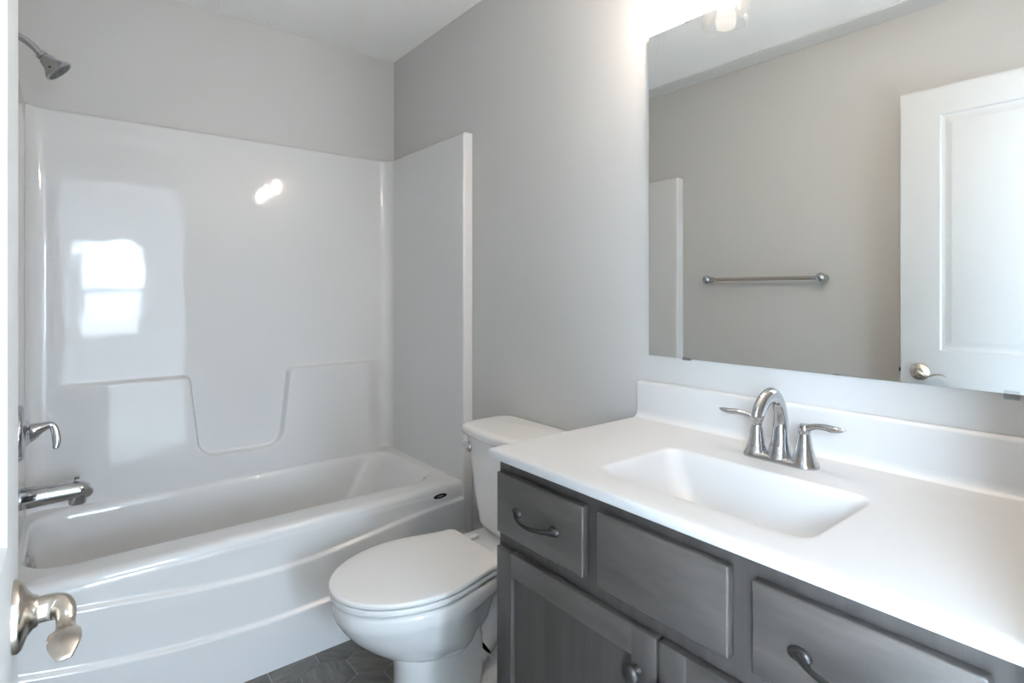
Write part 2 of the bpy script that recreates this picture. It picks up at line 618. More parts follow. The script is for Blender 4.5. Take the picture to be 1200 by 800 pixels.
for sgn, xf in ((1, FX), (-1, FX - 0.035)):
    hd = bm_new()
    lathe(hd, (xf, HY, HZ), (sgn, 0, 0), [(0, 0.0345), (0.004, 0.0345), (0.007, 0.032), (0.011, 0.022), (0.015, 0.0165), (0.019, 0.0145)], 40)
    dh = finish('door_handle', hd, M['nickel'], door)
    bm = bm_new()
    d = sgn
    sweep(bm, [(xf + d * 0.016, HY, HZ, 0.0128, 0.0128), (xf + d * 0.028, HY, HZ, 0.0127, 0.0127), (xf + d * 0.0360, HY - 0.003, HZ - 0.001, 0.0122, 0.0125),
               (xf + d * 0.0405, HY - 0.012, HZ - 0.004, 0.0095, 0.0100), (xf + d * 0.0410, HY - 0.024, HZ - 0.010, 0.0078, 0.0062), (xf + d * 0.0408, HY - 0.040, HZ - 0.010, 0.0095, 0.0046),
               (xf + d * 0.0405, HY - 0.060, HZ - 0.002, 0.0125, 0.0038), (xf + d * 0.0400, HY - 0.080, HZ - 0.002, 0.0128, 0.0034), (xf + d * 0.0400, HY - 0.094, HZ - 0.008, 0.0070, 0.0028)], 20, n=8)
    finish('lever', bm, M['nickel'], dh)
bm = bm_new()
box(bm, FX - 0.026, FX - 0.009, DY1, DY1 + 0.0015, HZ - 0.028, HZ + 0.028, 0.0005, 1)
box(bm, FX - 0.022, FX - 0.012, DY1, DY1 + 0.010, HZ - 0.007, HZ + 0.009, 0.001, 1)
finish('latch', bm, M['black'], door)
for z in (0.25, 1.05, 1.85):
    bm = bm_new()
    lathe(bm, (FX + 0.002, DY0 - 0.004, z - 0.045), (0, 0, 1), [(0, 0.005), (0.09, 0.005)], 12)
    finish('hinge', bm, M['nickel'], door)

# ------------------------------------------------------------------ tub and surround (one moulded unit)
tub = thing('bathtub', 'white one-piece bathtub and shower surround with swooping apron', 'bathtub', (-RW / 2, -0.38, 0))
XL, XR, YB, YF, ST = -1.463, -0.046, -0.040, -0.735, 1.922
path = []
path += [(-0.002, YF, 'l'), (XR + 0.012, YF, 'l')]
for k in range(7):
    a = math.radians(90 * k / 6)
    path.append((XR + 0.008 - 0.008 * math.sin(a), YF + 0.008 - 0.008 * math.cos(a), 'l'))
CR = 0.055
for k in range(1, 12):
    path.append((XR, YF + 0.008 + (YB - CR - YF - 0.008) * k / 12, 's'))
for k in range(13):
    a = math.radians(90 * k / 12)
    path.append((XR - CR + CR * math.cos(a), YB - CR + CR * math.sin(a), 'b'))
NB = 440
for k in range(1, NB):
    path.append((XR - CR + (XL + CR - XR + CR) * k / NB, YB, 'b'))
for k in range(13):
    a = math.radians(90 + 90 * k / 12)
    path.append((XL + CR + CR * math.cos(a), YB - CR + CR * math.sin(a), 'b'))
for k in range(1, 12):
    path.append((XL, YB - CR + (YF + 0.008 - YB + CR) * k / 12, 's'))
for k in range(7):
    a = math.radians(90 - 90 * k / 6)
    path.append((XL - 0.008 + 0.008 * math.sin(a), YF + 0.008 - 0.008 * math.cos(a), 'l'))
path += [(XL - 0.012, YF, 'l'), (-RW + 0.002, YF, 'l')]


def bump(x, z):
    if z > 1.0 or z < 0.30:
        return 0.0 if z > 1.0 else 0.030
    W_ = 0.016
    s1 = (0.908 - z)
    # U-shaped niche, open at the top, sides leaning in towards its bottom
    cxn = -0.752
    hw = 0.192 - max(0.0, 0.91 - z) * 0.11
    zb, r = 0.566, 0.055
    qx = abs(x - cxn) - (hw - r)
    qz = (zb + r) - z
    d = math.hypot(max(qx, 0), max(qz, 0)) + min(max(qx, qz), 0) - r
    e = min(s1, d)
    # the outer corners of the ledges are rounded too
    if s1 < 0.03 and d < 0.03 and s1 > 0 and d > 0:
        e = 0.03 - math.hypot(0.03 - s1, 0.03 - d)
    h = sstep(e / W_)
    f = sstep((x + 1.41) / 0.20) * sstep((-0.085 - x) / 0.10)
    return 0.033 * h * f


zs = [0.0, 0.15, 0.30] + [0.36 + 0.0028 * i for i in range(210)]
zs = [z for z in zs if z < 0.945] + [0.97, 1.0, 1.01] + [1.01 + (ST - 0.012 - 1.01) * i / 8 for i in range(1, 9)]
bm = bm_new()
rows = []
for z in zs:
    row = []
    for x, y, t in path:
        yy = y
        if t == 'b':
            w = sstep((y - (YB - CR)) / CR)
            yy = y - bump(x, z) * w
        row.append(Vector((x, yy, z)))
    rows.append(row)


def offs(d, z):
    out = []
    for x, y, t in path:
        if t == 'l' and y <= YF + 1e-6:
            out.append(Vector((x, y + d * 0.3, z)))
            continue
        # move towards the wall
        cx_, cy_ = min(max(x, XL + CR), XR - CR), min(y, YB - CR)
        dv = Vector((x - cx_, y - cy_))
        if dv.length > 1e-6:
            dv.normalize()
        out.append(Vector((min(max(x + dv.x * d, -RW + 0.002), -0.002), min(y + dv.y * d, -0.002), z)))
    return out


rows.append(offs(0.002, ST - 0.005))
rows.append(offs(0.006, ST - 0.001))
rows.append(offs(0.012, ST))
rows.append(offs(0.060, ST))
loft(bm, rows, False, False, False)
surround = finish('surround_wall', bm, M['gel'], tub, 45)

# tub basin with its rim
bm = bm_new()
RZ = 0.455
ox0, ox1, oy0, oy1 = -1.500, -0.030, -0.728, -0.030


def rin(x0, x1, y0, y1, r, z):
    return rrect(x0, x1, y0, y1, r, z, 14)


rings = [rin(ox0, ox1, oy0, oy1, 0.02, 0.30), rin(ox0, ox1, oy0, oy1, 0.02, 0.430), rin(ox0, ox1, oy0 + 0.002, oy1, 0.02, 0.441),
         rin(ox0, ox1, oy0 + 0.008, oy1, 0.02, 0.449), rin(ox0, ox1, oy0 + 0.018, oy1, 0.02, 0.4535), rin(ox0, ox1, oy0 + 0.03, oy1, 0.02, RZ)]
a = (-1.448, -0.098, -0.612, -0.082)
for ins, z, r, slope in ((-0.012, RZ, 0.13, 0), (-0.004, RZ - 0.0015, 0.122, 0), (0.004, RZ - 0.006, 0.115, 0), (0.010, RZ - 0.014, 0.11, 0.004), (0.014, RZ - 0.03, 0.105, 0.012),
                         (0.022, 0.36, 0.10, 0.045), (0.038, 0.25, 0.10, 0.10), (0.055, 0.16, 0.10, 0.15), (0.08, 0.11, 0.09, 0.19), (0.115, 0.088, 0.08, 0.23), (0.17, 0.08, 0.06, 0.28)):
    li = 0.3 if z > 0.3 else 0.9
    rings.append(rin(a[0] + (ins * li if ins > 0 else ins), a[1] - ins - slope, a[2] + ins, a[3] - ins, r, z))
loft(bm, rings, True, False, True)
finish('basin', bm, M['gel'], tub, 60)

# apron with its swooping tiers
bm = bm_new()
NX = 120
us = [XL + (XR - XL) * i / NX for i in range(NX + 1)]
vs = [0.0] + [0.004 + 0.0036 * i for i in range(121)]
vs = [v for v in vs if v <= 0.4385]


def apron(x, z):
    t1 = (x + 0.80) / 0.54
    z1 = 0.319 + 0.069 * (1 - math.exp(-1.15 * t1 * t1)) / (1 - math.exp(-1.15 * 1.8))
    t2 = (x + 0.78) / 0.66
    z2 = 0.165 + 0.073 * t2 * t2
    y = -0.7300
    y -= 0.0115 * sstep((z1 + 0.006 - z) / 0.012)
    y -= 0.0115 * sstep((z2 + 0.006 - z) / 0.012)
    y -= 0.008 * (1 - z / 0.44)
    if z > 0.415:                                   # rolls over into the rim
        y += 0.004 * sstep((z - 0.415) / 0.024)
    return Vector((x, y, z))


grid(bm, us, vs, apron)
finish('apron', bm, M['gel'], tub, 60)
bm = bm_new()
lathe(bm, (-0.157, -0.7308, 0.418), (0, -1, 0), [(0, 0.031), (0.0012, 0.031), (0.002, 0.0295)], 32, sx=1.0, sy=0.31)
bdg = finish('badge', bm, M['badge'], tub)
bdg['label'] = 'small black oval badge'
bm = bm_new()
lathe(bm, (-0.157, -0.7327, 0.418), (0, -1, 0), [(0, 0.016), (0.0006, 0.015)], 20, sx=1.0, sy=0.22)
finish('badge_mark', bm, M['badge_mark'], bdg)
# overflow plate on the end wall of the basin
bm = bm_new()
OX = -1.4435
lathe(bm, (OX, -0.33, 0.385), (1, -0.10, 0.12), [(0, 0.0335), (0.004, 0.0335), (0.0085, 0.031), (0.012, 0.022), (0.0125, 0.012), (0.011, 0.005)], 36)
finish('overflow_plate', bm, M['chrome'], tub)['label'] = 'round chrome overflow plate'
bm = bm_new()
lathe(bm, (-1.20, -0.345, 0.0805), (0, 0, 1), [(0, 0.036), (0.003, 0.035), (0.004, 0.028), (0.002, 0.024), (0.002, 0.010), (0.012, 0.009), (0.014, 0.020), (0.017, 0.019)], 32)
finish('drain', bm, M['chrome'], tub)

# ------------------------------------------------------------------ tub fittings
PY = -0.345
sp = thing('tub_spout', 'chrome tub spout with diverter knob over the basin end', 'tub spout', (XL, PY, 0.59))
bm = bm_new()
sweep(bm, [(XL, PY, 0.593, 0.0345, 0.0345), (XL + 0.010, PY, 0.593, 0.0345, 0.0345), (XL + 0.05, PY, 0.594, 0.0335, 0.0335), (XL + 0.11, PY, 0.594, 0.0300, 0.0305),
           (XL + 0.140, PY, 0.593, 0.0280, 0.0290), (XL + 0.158, PY, 0.589, 0.0255, 0.0270), (XL + 0.170, PY, 0.581, 0.0175, 0.0190)], 28, n=6)
finish('spout_body', bm, M['chrome'], sp)
bm = bm_new()
lathe(bm, (XL + 0.145, PY, 0.588), (0, 0, -1), [(0, 0.0245), (0.038, 0.0245), (0.040, 0.023), (0.040, 0.019), (0.028, 0.018)], 28)
finish('outlet', bm, M['chrome'], sp)
bm = bm_new()
lathe(bm, (XL + 0.143, PY, 0.618), (0, 0, 1), [(0, 0.004), (0.010, 0.0035), (0.011, 0.0075), (0.016, 0.0085), (0.019, 0.006), (0.020, 0.001)], 20)
finish('diverter_knob', bm, M['chrome'], sp)

vt = thing('shower_valve', 'chrome tub valve trim with hooked lever above the spout', 'shower valve', (XL, PY, 0.802))
bm = bm_new()
lathe(bm, (XL, PY, 0.802), (1, 0, 0), [(0, 0.088), (0.004, 0.088), (0.009, 0.085), (0.013, 0.074), (0.0155, 0.062), (0.0165, 0.050), (0.022, 0.040), (0.026, 0.034)], 48)
finish('escutcheon', bm, M['chrome'], vt)
bm = bm_new()
sweep(bm, [(XL + 0.020, PY, 0.802, 0.036, 0.036), (XL + 0.030, PY, 0.804, 0.0285, 0.0285), (XL + 0.045, PY, 0.810, 0.0205, 0.0205), (XL + 0.060, PY, 0.815, 0.0145, 0.0145),
           (XL + 0.074, PY, 0.818, 0.0112, 0.0112), (XL + 0.083, PY - 0.004, 0.811, 0.0105, 0.0085), (XL + 0.088, PY - 0.012, 0.792, 0.0110, 0.0065), (XL + 0.091, PY - 0.020, 0.768, 0.0115, 0.0058), (XL + 0.089, PY - 0.026, 0.748, 0.0085, 0.0048)], 24, up=(0, 1, 0), n=6)
finish('lever', bm, M['chrome'], vt)

sh = thing('wall_shower', 'satin chrome shower head on a bent arm above the surround', 'shower head', (-RW, PY, 2.07))
bm = bm_new()
lathe(bm, (-RW, PY, 2.062), (1, 0, 0), [(0, 0.031), (0.003, 0.031), (0.008, 0.026), (0.012, 0.015)], 32)
finish('flange', bm, M['chrome'], sh)
bm = bm_new()
sweep(bm, [(-RW, PY, 2.062, 0.0105, 0.0105), (-1.485, PY, 2.060, 0.0105, 0.0105), (-1.455, PY, 2.051, 0.0105, 0.0105), (-1.430, PY, 2.033, 0.0105, 0.0105), (-1.409, PY, 2.010, 0.0105, 0.0105)], 20, n=6)
finish('shower_arm', bm, M['chrome'], sh)
hdv = Vector((0.70, -0.02, -0.714))
bm = bm_new()
hp = Vector((-1.414, PY, 2.016))
lathe(bm, hp, hdv, [(0, 0.012), (0.002, 0.0165), (0.012, 0.0165), (0.013, 0.0145), (0.018, 0.0145), (0.019, 0.020), (0.028, 0.0215), (0.040, 0.025), (0.052, 0.033), (0.060, 0.0405), (0.066, 0.0425), (0.070, 0.0425), (0.072, 0.040), (0.0705, 0.036)], 40)
hb = finish('spray_head', bm, M['chrome'], sh)
bm = bm_new()
lathe(bm, hp + hdv.normalized() * 0.0700, hdv, [(0, 0.0365), (0.0012, 0.036)], 32)
d, u, v = axes(hdv)
for rr_, n_ in ((0.0, 1), (0.011, 6), (0.021, 12), (0.030, 18)):
    for k in range(n_):
        an = 2 * math.pi * k / n_
        lathe(bm, hp + d * 0.0711 + u * rr_ * math.cos(an) + v * rr_ * math.sin(an), hdv, [(0, 0.0016), (0.0022, 0.0011)], 8)
finish('spray_face', bm, M['nozzle'], hb)['label'] = 'dark nozzle face'

# ------------------------------------------------------------------ towel bar on the left wall (seen in the mirror)
tb = thing('towel_bar', 'chrome towel bar on the grey wall, seen in the mirror', 'towel bar', (-RW, -1.225, 1.317))
TX = -1.472
for y, s in ((-0.922, 1), (-1.528, -1)):
    bm = bm_new()
    lathe(bm, (-RW, y, 1.317), (1, 0, 0), [(0, 0.0165), (0.004, 0.0165), (0.008, 0.015), (0.012, 0.012), (0.022, 0.0115), (0.030, 0.0170), (0.040, 0.0215), (0.052, 0.0235), (0.062, 0.0215), (0.070, 0.0150), (0.0735, 0.007), (0.074, 0.002)], 28)
    pst = finish('post', bm, M['chrome'], tb)
    bm = bm_new()
    lathe(bm, (TX, y - s * 0.010, 1.317), (0, -s, 0), [(0, 0.012), (0.012, 0.0115), (0.022, 0.0098), (0.030, 0.0098), (0.031, 0.0085)], 20)
    finish('collar', bm, M['chrome'], pst)
bm = bm_new()
lathe(bm, (TX, -0.935, 1.317), (0, -1, 0), [(0, 0.0095), (0.58, 0.0095)], 20)
finish('bar', bm, M['nickel'], tb)

# ------------------------------------------------------------------ toilet
TY = -1.195
tl = thing('toilet', 'white two-piece toilet with closed lid between tub and vanity', 'toilet', (-0.40, TY, 0))


def egg(xf, xm, xb, hw, hb, z, n=56, pw=2.0, front_pw=2.0):
    """ring: front tip xf, widest hw at xm, back edge xb with half width hb"""
    top = []
    N = n // 2
    for i in range(N + 1):
        t = math.pi / 2 * i / N
        x = xm + (xf - xm) * math.cos(t) ** (2 / front_pw)
        y = hw * math.sin(t) ** (2 / front_pw)
        top.append((x, y))
    for i in range(1, N + 1):
        t = i / N
        x = xm + (xb - xm) * t
        y = hw + (hb - hw) * sstep(t) ** 1.0
        top.append((x, y))
    r = min(0.02, hb * 0.5)
    # round the back corner
    top = [(x, y) for x, y in top if x < xb - r]
    yb = top[-1][1]
    for k in range(6):
        a = math.radians(90 - 90 * k / 5)
        top.append((xb - r + r * math.cos(a), hb - r + r * math.sin(a) + (yb - hb) * (1 - k / 5)))
    ring = [Vector((x, TY + y, z)) for x, y in top] + [Vector((x, TY - y, z)) for x, y in reversed(top[1:])]
    return ring


def fixed(ring, n=120):
    """resample a closed ring to n points by arc length, starting at its front"""
    L = [0.0]
    m = len(ring)
    for i in range(m):
        L.append(L[-1] + (ring[(i + 1) % m] - ring[i]).length)
    out = []
    j = 0
    for k in range(n):
        s = L[-1] * k / n
        while L[j + 1] < s:
            j += 1
        t = (s - L[j]) / max(L[j + 1] - L[j], 1e-9)
        out.append(ring[j % m].lerp(ring[(j + 1) % m], t))
    return out


# bowl, widening upward to the rim, with its rear deck below the tank
bm = bm_new()
bowl = [(-0.500, -0.40, -0.31, 0.050, 0.030, 0.158), (-0.555, -0.42, -0.30, 0.088, 0.045, 0.170), (-0.610, -0.44, -0.295, 0.118, 0.055, 0.192), (-0.655, -0.46, -0.290, 0.141, 0.063, 0.220), (-0.695, -0.475, -0.285, 0.157, 0.070, 0.253),
        (-0.727, -0.49, -0.275, 0.169, 0.076, 0.285), (-0.748, -0.50, -0.260, 0.177, 0.084, 0.313), (-0.757, -0.505, -0.235, 0.1815, 0.100, 0.328), (-0.763, -0.51, -0.195, 0.1855, 0.118, 0.338), (-0.767, -0.515, -0.185, 0.188, 0.125, 0.350), (-0.768, -0.515, -0.185, 0.1885, 0.126, 0.372), (-0.766, -0.515, -0.185, 0.187, 0.125, 0.381), (-0.757, -0.515, -0.185, 0.179, 0.122, 0.387)]
rings = [fixed(egg(a_, b_, c_, d_, e_, z_)) for a_, b_, c_, d_, e_, z_ in bowl]
loft(bm, rings, True, True, True)
rings = [rrect(-0.36, -0.03, TY - w_, TY + w_, 0.05, z_, 8) for w_, z_ in ((0.095, 0.322), (0.112, 0.330), (0.124, 0.345), (0.131, 0.370), (0.133, 0.400), (0.130, 0.408), (0.122, 0.411))]
loft(bm, rings, True, True, True)
finish('bowl', bm, M['china'], tl, 50)
# pedestal: front column, trapway and rear foot
bm = bm_new()
ped = [(-0.600, -0.47, -0.335, 0.108, 0.100, 0.0), (-0.598, -0.47, -0.335, 0.107, 0.099, 0.012), (-0.588, -0.465, -0.335, 0.101, 0.094, 0.05), (-0.585, -0.46, -0.33, 0.099, 0.092, 0.10), (-0.588, -0.46, -0.33, 0.101, 0.092, 0.15), (-0.600, -0.46, -0.33, 0.106, 0.09, 0.19), (-0.60, -0.46, -0.33, 0.095, 0.08, 0.215)]
loft(bm, [fixed(egg(*p_)) for p_ in ped], True, True, True)
# trapway: a bulging tube that rises from the column to the rear and drops to the foot
sweep(bm, [(-0.42, TY, 0.100, 0.092, 0.075), (-0.34, TY, 0.130, 0.094, 0.072), (-0.265, TY, 0.190, 0.092, 0.066), (-0.225, TY, 0.265, 0.088, 0.060), (-0.20, TY, 0.33, 0.085, 0.06)], 32, up=(1, 0, 0.6), n=8)
sweep(bm, [(-0.235, TY, 0.25, 0.065, 0.055), (-0.195, TY, 0.17, 0.065, 0.055), (-0.19, TY, 0.02, 0.068, 0.058)], 28, up=(1, 0, 0), n=8)
rings = [rrect(-0.42, -0.09, TY - w_, TY + w_, 0.06, z_, 8) for w_, z_ in ((0.108, 0.0), (0.107, 0.022), (0.100, 0.036), (0.085, 0.042))]
loft(bm, rings, True, True, True)
finish('pedestal', bm, M['china'], tl, 50)
for s in (-1, 1):
    bm = bm_new()
    lathe(bm, (-0.27, TY + s * 0.091, 0.036), (0, 0, 1), [(0, 0.012), (0.010, 0.0115), (0.016, 0.008), (0.018, 0.002)], 20)
    finish('bolt_cap', bm, M['china'], tl)


def slab(bm, o, z0, z1, rb, rt, steps=4):
    """pad with the egg outline o=(xf,xm,xb,hw,hb), rounded lower (rb) and upper (rt) edges"""
    rs = []
    def inset(d, z):
        xf, xm, xb, hw, hb = o
        return fixed(egg(xf + d, xm, xb - d, hw - d, hb - d, z))
    rs.append(inset(rb * 2.2, z0))
    for k in range(steps + 1):
        a = math.pi / 2 * k / steps
        rs.append(inset(rb * (1 - math.sin(a)), z0 + rb * (1 - math.cos(a))))
    for k in range(steps + 1):
        a = math.pi / 2 * k / steps
        rs.append(inset(rt * (1 - math.cos(a)), z1 - rt * (1 - math.sin(a))))
    rs.append(inset(rt + 0.03, z1 + 0.0012))
    rs.append(inset(rt + 0.09, z1 + 0.0022))
    loft(bm, rs, True, True, True)


bm = bm_new()
slab(bm, (-0.775, -0.525, -0.295, 0.193, 0.150), 0.3945, 0.4110, 0.004, 0.006)
seat = finish('seat', bm, M['seat'], tl, 50)
for y, x in ((0.10, -0.68), (-0.10, -0.68), (0.16, -0.42), (-0.16, -0.42)):
    bm = bm_new()
    box(bm, x - 0.012, x + 0.012, TY + y - 0.006, TY + y + 0.006, 0.386, 0.396, 0.001, 1)
    finish('bumper', bm, M['seat'], seat)
bm = bm_new()
slab(bm, (-0.778, -0.525, -0.292, 0.195, 0.152), 0.4155, 0.4295, 0.003, 0.006)
finish('lid', bm, M['seat'], tl, 50)
for s in (-1, 1):
    bm = bm_new()
    box(bm, -0.292, -0.245, TY + s * 0.078 - 0.017, TY + s * 0.078 + 0.017, 0.409, 0.4245, 0.005, 3)
    finish('hinge', bm, M['seat'], tl)


def tank_ring(hw, xf, xb, bow, r, z, n=120):
    ring = rrect(xf, xb, TY - hw, TY + hw, r, z, 10)
    ring = fixed(ring, 160)
    out = []
    for p in ring:
        t = (p.y - TY) / hw
        k = max(0.0, 1 - t * t)
        w = sstep((xb - p.x - (xb - xf) * 0.35) / ((xb - xf) * 0.5))
        out.append(Vector((p.x - bow * k * w, p.y, p.z)))
    return out


bm = bm_new()
tk = [(0.120, -0.170, -0.035, 0.010, 0.05, 0.411), (0.140, -0.186, -0.025, 0.012, 0.055, 0.4175), (0.152, -0.196, -0.02, 0.014, 0.058, 0.430), (0.158, -0.200, -0.018, 0.015, 0.058, 0.445), (0.172, -0.205, -0.016, 0.019, 0.056, 0.53),
      (0.188, -0.210, -0.016, 0.024, 0.052, 0.64), (0.200, -0.215, -0.016, 0.028, 0.05, 0.72), (0.203, -0.216, -0.016, 0.028, 0.05, 0.744)]
loft(bm, [tank_ring(*t_) for t_ in tk], True, True, True)
finish('tank', bm, M['china'], tl, 50)
bm = bm_new()
td = [(0.206, -0.220, -0.013, 0.030, 0.05, 0.7445), (0.213, -0.228, -0.010, 0.032, 0.052, 0.747), (0.2155, -0.231, -0.009, 0.033, 0.053, 0.752), (0.2155, -0.231, -0.009, 0.033, 0.053, 0.768), (0.213, -0.2285, -0.011, 0.033, 0.052, 0.7745), (0.206, -0.222, -0.016, 0.032, 0.05, 0.7785), (0.18, -0.20, -0.03, 0.028, 0.05, 0.7805)]
loft(bm, [tank_ring(*t_) for t_ in td], True, True, True)
finish('tank_lid', bm, M['china'], tl, 50)
bm = bm_new()
LY = TY + 0.150
lathe(bm, (-0.214, LY, 0.700), (-1, 0, 0), [(-0.02, 0.011), (0.004, 0.011), (0.005, 0.0175), (0.014, 0.0180), (0.020, 0.015), (0.0235, 0.009), (0.0245, 0.002)], 24)
sweep(bm, [(-0.222, LY, 0.700, 0.0055, 0.0075), (-0.225, LY + 0.020, 0.702, 0.005, 0.0080), (-0.222, LY + 0.040, 0.704, 0.005, 0.0095), (-0.219, LY + 0.052, 0.705, 0.0045, 0.0095)], 14, n=5)
finish('flush_lever', bm, M['chrome'], tl)['label'] = 'chrome flush lever'

# water supply behind the toilet
sv = thing('supply_valve', 'chrome water stop valve with braided hose behind the toilet', 'valve', (0, -1.09, 0.15))
bm = bm_new()
lathe(bm, (0, -1.09, 0.15), (-1, 0, 0), [(0.0, 0.030), (0.003, 0.030), (0.007, 0.012), (0.045, 0.008), (0.046, 0.012), (0.075, 0.012), (0.076, 0.007), (0.085, 0.006)], 24)
lathe(bm, (-0.06, -1.09, 0.15), (0, 0, 1), [(0, 0.009), (0.028, 0.009), (0.03, 0.007)], 16)
finish('valve_body', bm, M['chrome'], sv)
bm = bm_new()
lathe(bm, (-0.085, -1.09, 0.15), (-1, 0, 0), [(0, 0.014), (0.003, 0.017), (0.010, 0.017), (0.013, 0.014)], 24, sx=1.0, sy=0.6)
finish('valve_handle', bm, M['chrome'], sv)
bm = bm_new()
sweep(bm, [(-0.06, -1.09, 0.178, 0.005, 0.005), (-0.062, -1.085, 0.24, 0.005, 0.005), (-0.075, -1.08, 0.33, 0.005, 0.005), (-0.09, -1.09, 0.38, 0.005, 0.005), (-0.095, -1.10, 0.412, 0.005, 0.005)], 12, up=(1, 0, 0), n=6)
finish('hose', bm, M['braid'], sv)

# ------------------------------------------------------------------ vanity cabinet
VY1, VY0 = -1.646, -2.586           # far side, near side
CXF = -0.545                        # face frame
DXF = -0.5635                       # drawer and door fronts
CT = 0.8620
vc = thing('vanity_cabinet', 'grey-stained wooden vanity cabinet under the white sink top', 'cabinet', (-0.27, (VY0 + VY1) / 2, 0))
bm = bm_new()
box(bm, CXF + 0.02, -0.002, VY1 - 0.018, VY1, 0.0, CT, 0.001, 1)
box(bm, CXF + 0.02, -0.002, VY0, VY0 + 0.018, 0.0, CT, 0.001, 1)
box(bm, CXF + 0.02, -0.002, VY0 + 0.018, VY1 - 0.018, 0.10, 0.116)
box(bm, -0.012, -0.002, VY0 + 0.018, VY1 - 0.018, 0.116, CT)
box(bm, -0.47, -0.455, VY0 + 0.018, VY1 - 0.018, 0.0, 0.10)
finish('carcass', bm, M['wood_v'], vc)
bm = bm_new()
box(bm, CXF, CXF + 0.02, VY1 - 0.040, VY1, 0.10, CT, 0.0012, 1)
box(bm, CXF, CXF + 0.02, VY0, VY0 + 0.074, 0.10, CT, 0.0012, 1)
box(bm, CXF + 0.0003, CXF + 0.02, VY0 + 0.04, VY1 - 0.04, CT - 0.04, CT)
box(bm, CXF + 0.0003, CXF + 0.02, VY0 + 0.04, VY1 - 0.04, 0.655, 0.705)
box(bm, CXF + 0.0003, CXF + 0.02, VY0 + 0.04, VY1 - 0.04, 0.10, 0.14)
for y in (-1.950, -2.255):
    box(bm, CXF + 0.0003, CXF + 0.02, y - 0.028, y + 0.028, 0.705, CT - 0.04)
box(bm, CXF + 0.0003, CXF + 0.02, -2.109 - 0.02, -2.109 + 0.02, 0.14, 0.655)
finish('face_frame', bm, M['wood_v'], vc, 0)


def bail_pull(parent, yc, z):
    """arched pull with two spoon-shaped ends"""
    bm = bm_new()
    x0 = DXF
    h = 0.0600
    for s in (1, -1):
        lathe(bm, (x0 + 0.0005, yc + s * h, z), (-1, 0, 0), [(0, 0.0135), (0.003, 0.013), (0.0065, 0.010), (0.0075, 0.004)], 20, sx=1.25, sy=0.85)
    sweep(bm, [(x0 - 0.003, yc + h + 0.002, z, 0.006, 0.007), (x0 - 0.010, yc + h - 0.006, z - 0.000, 0.0050, 0.0062), (x0 - 0.020, yc + h - 0.022, z - 0.002, 0.0038, 0.0048), (x0 - 0.0255, yc + 0.018, z - 0.004, 0.0034, 0.0046),
               (x0 - 0.0268, yc, z - 0.0045, 0.0034, 0.0048), (x0 - 0.0255, yc - 0.018, z - 0.004, 0.0034, 0.0046), (x0 - 0.020, yc - h + 0.022, z - 0.002, 0.0038, 0.0048), (x0 - 0.010, yc - h + 0.006, z, 0.0050, 0.0062), (x0 - 0.003, yc - h - 0.002, z, 0.006, 0.007)], 14, n=6)
    finish('handle', bm, M['pewter'], parent)['label'] = 'dark pewter arched pull'


def knob(parent, y, z):
    bm = bm_new()
    lathe(bm, (DXF + 0.0005, y, z), (-1, 0, 0), [(0, 0.0095), (0.003, 0.0090), (0.006, 0.0062), (0.012, 0.0056), (0.015, 0.0085), (0.017, 0.0140), (0.020, 0.0160), (0.024, 0.0148), (0.027, 0.0105), (0.0285, 0.004)], 32)
    finish('knob', bm, M['pewter'], parent)['label'] = 'dark pewter round knob'


def drawer(name, y1, y0, z0, z1, pull):
    bm = bm_new()
    box(bm, DXF, CXF - 0.0002, y0, y1, z0, z1, 0.0035, 3)
    if pull:
        box(bm, CXF, -0.12, y0 + 0.03, y1 - 0.03, z0 + 0.012, z1 - 0.03)
    o = finish(name, bm, M['wood'], vc, 30)
    if pull:
        bail_pull(o, (y0 + y1) / 2 + 0.005, (z0 + z1) / 2 - 0.006)
    return o


drawer('drawer', -1.658, -1.933, 0.6965, 0.8345, True)
drawer('false_front', -1.969, -2.236, 0.6965, 0.8365, False)
drawer('drawer', -2.273, -2.540, 0.6965, 0.8325, True)


def cab_door(y1, y0, ky):
    z0, z1 = 0.125, 0.664
    fr = 0.0535
    bm = bm_new()
    box(bm, DXF + 0.0105, CXF - 0.0015, y0 + 0.01, y1 - 0.01, z0 + 0.01, z1 - 0.01)
    o = finish('cabinet_door', bm, M['wood_v'], vc, 20)          # the recessed panel, framed below
    for ya, yb in ((y0, y0 + fr), (y1 - fr, y1)):
        bm = bm_new()
        box(bm, DXF, CXF - 0.0004, ya, yb, z0, z1, 0.0022, 2)
        finish('stile', bm, M['wood_v'], o, 30)
    for za, zb in ((z0, z0 + fr), (z1 - fr, z1)):
        bm = bm_new()
        box(bm, DXF + 0.0002, CXF - 0.0004, y0 + fr - 0.002, y1 - fr + 0.002, za, zb, 0.0022, 2)
        finish('rail', bm, M['wood'], o, 30)
    knob(o, ky, 0.592)
    return o


cab_door(-1.658, -2.1055, -2.066)
cab_door(-2.1105, -2.540, -2.128)

# ------------------------------------------------------------------ vanity top with integrated basin
TZ, TB = 0.883, 0.8625
TX0, TY1, TY0 = -0.569, -1.628, -2.590
vtop = thing('sink_countertop', 'white sink top with moulded rectangular basin on the grey cabinet', 'sink', (-0.28, (TY0 + TY1) / 2, TB))
bm = bm_new()


def rr(x0, x1, y0, y1, r, z):
    return fixed(rrect(x0, x1, y0, y1, r, z, 10), 160)


